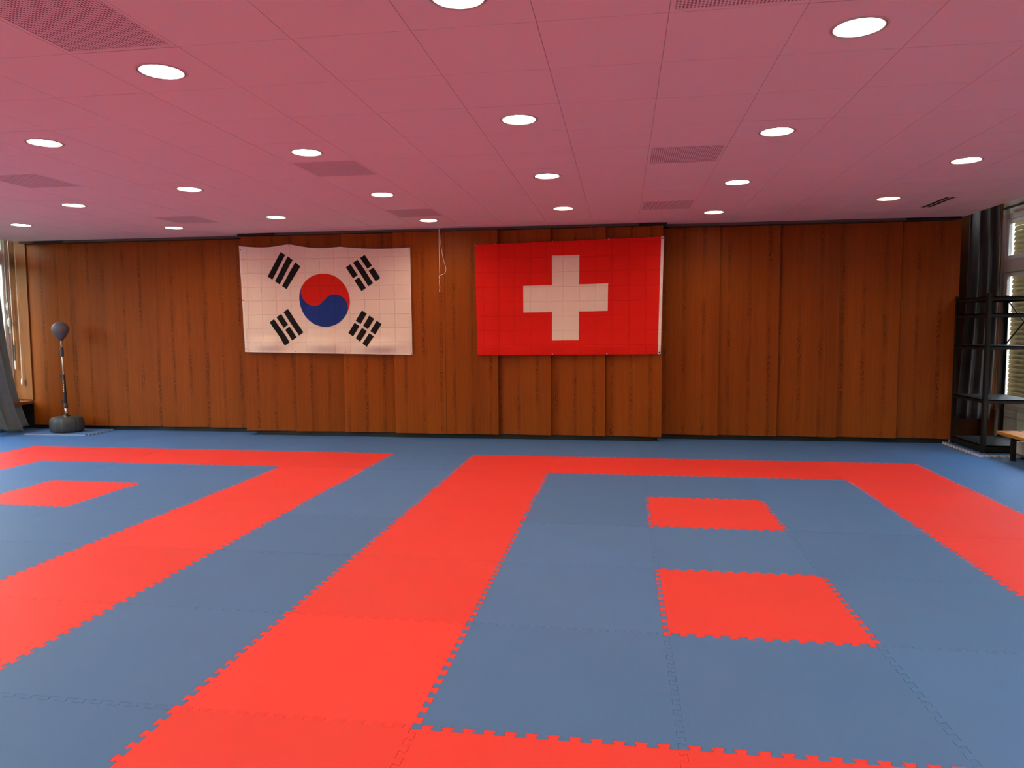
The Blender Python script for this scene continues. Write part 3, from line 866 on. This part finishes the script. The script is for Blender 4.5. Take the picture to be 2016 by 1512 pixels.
# red flag with white cross
A2 = 2.48/1.49
def fx(x): return (x-(-1.197))/(1.283+1.197)
cross = []
def grid(u0, u1, v0, v1, nu, nv):
    return [[(u0+(u1-u0)*i/nu, v0+(v1-v0)*j/nv), (u0+(u1-u0)*i/nu, v0+(v1-v0)*(j+1)/nv), (u0+(u1-u0)*(i+1)/nu, v0+(v1-v0)*(j+1)/nv), (u0+(u1-u0)*(i+1)/nu, v0+(v1-v0)*j/nv)] for i in range(nu) for j in range(nv)]
va, vb = .126, .873; ha, hb = .383, .620
ua, ub, uc, ud = .262, .418, .563, .716
cross += grid(ub, uc, va, vb, 16, 50)+grid(ua, ub, ha, hb, 16, 16)+grid(uc, ud, ha, hb, 16, 16)
pieces2 = [(1, 1, cross), (2, 1, grid(.985, 1.0, 0, 1, 2, 50))]
pins_u2 = [0, .115, .42, .715, 1.0]
def sag2(u, v):
    s = 0
    for a, c in zip(pins_u2[:-1], pins_u2[1:]):
        if a <= u <= c: t = (u-a)/(c-a); s = -.006*4*t*(1-t)
    return s*(1-v)**2
def wave2(u, v):
    w = .004*math.sin(u*16+v)+.003*math.sin(v*17+3*u)
    w += .010*math.sin(u*34+2.5*v)*max(0, .34-u)*2.6*(.3+v)
    bot = max(0, (v-.86)/.14)
    w -= .014*max(0, math.sin(bot*PI))**1.6*math.sin(u*PI*3.4+.4)**2
    return w-.012
o, posS = flag('flag', ((-1.200, 2.668), (1.322, 2.716), (1.290, 1.178), (-1.180, 1.166)), 2.258, sag2, wave2, pieces2,
               [M['flagred'], M['flagwhite'], M['hem']], 'red flag with a large white cross pinned to the wood wall', 2)
for u, v in ((.993, .015), (.993, .985)): dot(o, posS(u, v, 1), .010, M['grommet'], 'grommet')
for u, v in ((.003, .004), (.115, .003), (.42, .003), (.715, .003), (.715, .996), (.42, .996)): dot(o, posS(u, v, 1), .0075, M['pin'], 'pin')

# ------------------------------------------------------------------ pull cord of the screen
r = empty('pull_cord', (-1.66, 2.10, HC-.004), 'thin white pull cord hanging from the ceiling slot between the flags', 'cord')
m_ = MB(); m_.box(-.05, .05, -.02, .03, -.012, -.001); m_.build('slot_plate', M['ceiling'], r)
m_ = MB(); m_.tube([(0, 0, -.01), (.0, 0, -.30), (.003, 0, -.62), (.0, 0, -.70)], .0032, 8); m_.build('cord', M['cordm'], r)
pts = [(0, .004, -.01), (.016, .004, -.16), (.037, .004, -.33), (.064, .004, -.46), (.085, .004, -.53), (.088, .004, -.585), (.066, .004, -.625), (.025, .004, -.640), (.0, .004, -.652), (-.008, .003, -.672), (.002, .002, -.70)]
def smooth_pts(P_, n_=6):
    out = []
    for i in range(len(P_)-1):
        p0, p1, p2, p3 = [Vector(P_[min(max(k, 0), len(P_)-1)]) for k in (i-1, i, i+1, i+2)]
        for k in range(n_):
            t = k/n_
            out.append(.5*((2*p1)+(p2-p0)*t+(2*p0-5*p1+4*p2-p3)*t*t+(3*p1-p0-3*p2+p3)*t**3))
    out.append(Vector(P_[-1])); return out
m_ = MB(); m_.tube(smooth_pts(pts), .0028, 8); m_.build('cord', M['cordm'], r)
m_ = MB(); m_.tube([(.0, .002, -.70), (-.003, .002, -.75), (.002, .002, -.80), (0, .002, -.84)], [.0055, .0035, .0045, .0035], 8); m_.build('knot', M['cordm'], r)
m_ = MB(); m_.lathe([(0, 0), (.007, .004), (.008, .016), (.004, .03), (0, .032)], 12, c=(0, .002, -.868)); m_.build('cord_end', M['plastic'], r, smooth=True)

# ------------------------------------------------------------------ blind crank and cords in the left corner
r = empty('blind_crank', (WL+.06, 2.54, 3.20), 'white blind crank rod hanging beside the left window', 'blind crank')
m_ = MB(); m_.tube([(0, 0, 0), (.005, 0, -1.35), (.012, .0, -1.88)], .008, 10); m_.build('rod', M['plastic'], r, smooth=True)
m_ = MB(); m_.tube([(.012, 0, -1.88), (.014, 0, -2.0), (.016, 0, -2.12)], .006, 10); m_.tube([(.016, 0, -2.12), (.035, .0, -1.88), (.036, 0, -1.82)], .006, 10); m_.build('crank_arm', M['rail'], r)
m_ = MB(); m_.tube([(.014, 0, -2.13), (.015, 0, -2.26)], [.012, .011], 12); m_.build('handle', M['plastic'], r)
r = empty('pull_cord', (-8.615, 2.50, 3.24), 'looped blind cord with oval cream weight in the left window corner', 'cord')
m_ = MB(); m_.tube([(-.05, 0, 0), (-.045, 0, -1.15), (-.04, 0, -1.27)], .0035, 8); m_.build('cord', M['cordm'], r)
m_ = MB(); m_.tube(smooth_pts([(-.04, 0, -1.27), (-.055, 0, -1.31), (-.045, 0, -1.38), (-.028, 0, -1.31), (-.035, 0, -1.26)]), .006, 8); m_.build('hook', M['plastic'], r)
m_ = MB(); m_.tube([(-.03, 0, -1.37), (-.022, 0, -1.50)], .0035, 8); m_.build('cord', M['cordm'], r)
m_ = MB(); m_.lathe([(0, 0), (.014, .012), (.021, .04), (.021, .10), (.014, .13), (0, .14)], 16, c=(-.022, 0, -1.64)); m_.build('cord_weight', M['plastic'], r, smooth=True)
m_ = MB(); m_.tube(smooth_pts([(-.02, 0, -1.64), (-.015, 0, -1.68), (-.022, 0, -1.73), (-.005, 0, -1.73), (-.012, 0, -1.67)]), .003, 8); m_.build('cord_loop', M['cordm'], r)
r = empty('pull_cord', (-8.50, 2.55, 3.24), 'long cream blind cord with weight near the wood shelf in the left corner', 'cord')
m_ = MB(); m_.tube([(-.02, 0, 0), (-.005, 0, -2.45)], .0035, 8); m_.tube([(-.02, -.004, 0), (-.012, -.004, -2.1), (-.016, -.004, -2.45)], .0025, 8); m_.build('cord', M['cordm'], r)
m_ = MB(); m_.lathe([(0, 0), (.010, .01), (.018, .04), (.018, .08), (.010, .11), (0, .12)], 16, c=(-.010, 0, -2.56)); m_.build('cord_weight', M['plastic'], r, smooth=True)

# ------------------------------------------------------------------ daylight
wd = bpy.data.worlds.new('sky'); SC.world = wd; wd.use_nodes = True; nt = wd.node_tree; nt.nodes.clear()
wo = nt.nodes.new('ShaderNodeOutputWorld'); bg = nt.nodes.new('ShaderNodeBackground')
tc = nt.nodes.new('ShaderNodeTexCoord'); sp_ = nt.nodes.new('ShaderNodeSeparateXYZ'); nz_ = nt.nodes.new('ShaderNodeTexNoise')
cr = nt.nodes.new('ShaderNodeValToRGB'); mm = nt.nodes.new('ShaderNodeMath'); mm.operation = 'MULTIPLY_ADD'
nt.links.new(tc.outputs['Generated'], sp_.inputs[0]); nt.links.new(tc.outputs['Generated'], nz_.inputs['Vector'])
nz_.inputs['Scale'].default_value = 9; nz_.inputs['Detail'].default_value = 6
nt.links.new(nz_.outputs[0], mm.inputs[0]); mm.inputs[1].default_value = .5; nt.links.new(sp_.outputs[2], mm.inputs[2])
e = cr.color_ramp.elements; e[0].position = .22; e[0].color = (.035, .05, .025, 1); e[1].position = .62; e[1].color = (.72, .86, 1.0, 1)
x = cr.color_ramp.elements.new(.36); x.color = (.50, .62, .38, 1)
nt.links.new(mm.outputs[0], cr.inputs[0]); nt.links.new(cr.outputs[0], bg.inputs[0]); nt.links.new(bg.outputs[0], wo.inputs[0])
bg.inputs[1].default_value = 3.2
# sky portals at the left windows
for k, (a, c, z0, z1) in enumerate(LW):
    L = bpy.data.lights.new('daylight', 'AREA'); L.shape = 'RECTANGLE'; L.size = z1-z0-.1; L.size_y = c-a-.1
    L.cycles.is_portal = True
    lo = bpy.data.objects.new('daylight', L); COL.objects.link(lo)
    lo.location = (WL-.20, (a+c)/2, (z0+z1)/2); lo.rotation_euler = (0, -PI/2, 0)

# ------------------------------------------------------------------ camera
cam = bpy.data.cameras.new('camera'); co_ = bpy.data.objects.new('camera', cam); COL.objects.link(co_)
cam.sensor_width = 36; cam.lens = 1437.07/2016*36; cam.clip_start = .05
R3 = Matrix(((0.98876223, 0.14938403, -0.00580171), (-0.00544936, 0.07479714, 0.99718388), (-0.1493973, 0.98594614, -0.07477064)))
rt, up, fw = R3[0], R3[1], R3[2]
mt4 = Matrix(((rt[0], up[0], -fw[0], .79208), (rt[1], up[1], -fw[1], -7.59099), (rt[2], up[2], -fw[2], 1.51743), (0, 0, 0, 1)))
co_.matrix_world = mt4
SC.camera = co_
vs = SC.view_settings; vs.view_transform = 'Standard'; vs.look = 'None'; vs.exposure = 1.89; vs.gamma = 1; vs.use_curve_mapping = False
cy = SC.cycles; cy.max_bounces = 6; cy.diffuse_bounces = 4; cy.glossy_bounces = 2; cy.transparent_max_bounces = 8; cy.use_adaptive_sampling = True; cy.adaptive_threshold = .08; cy.adaptive_min_samples = 16
cy.caustics_reflective = False; cy.caustics_refractive = False; cy.use_denoising = True; cy.sample_clamp_indirect = 6
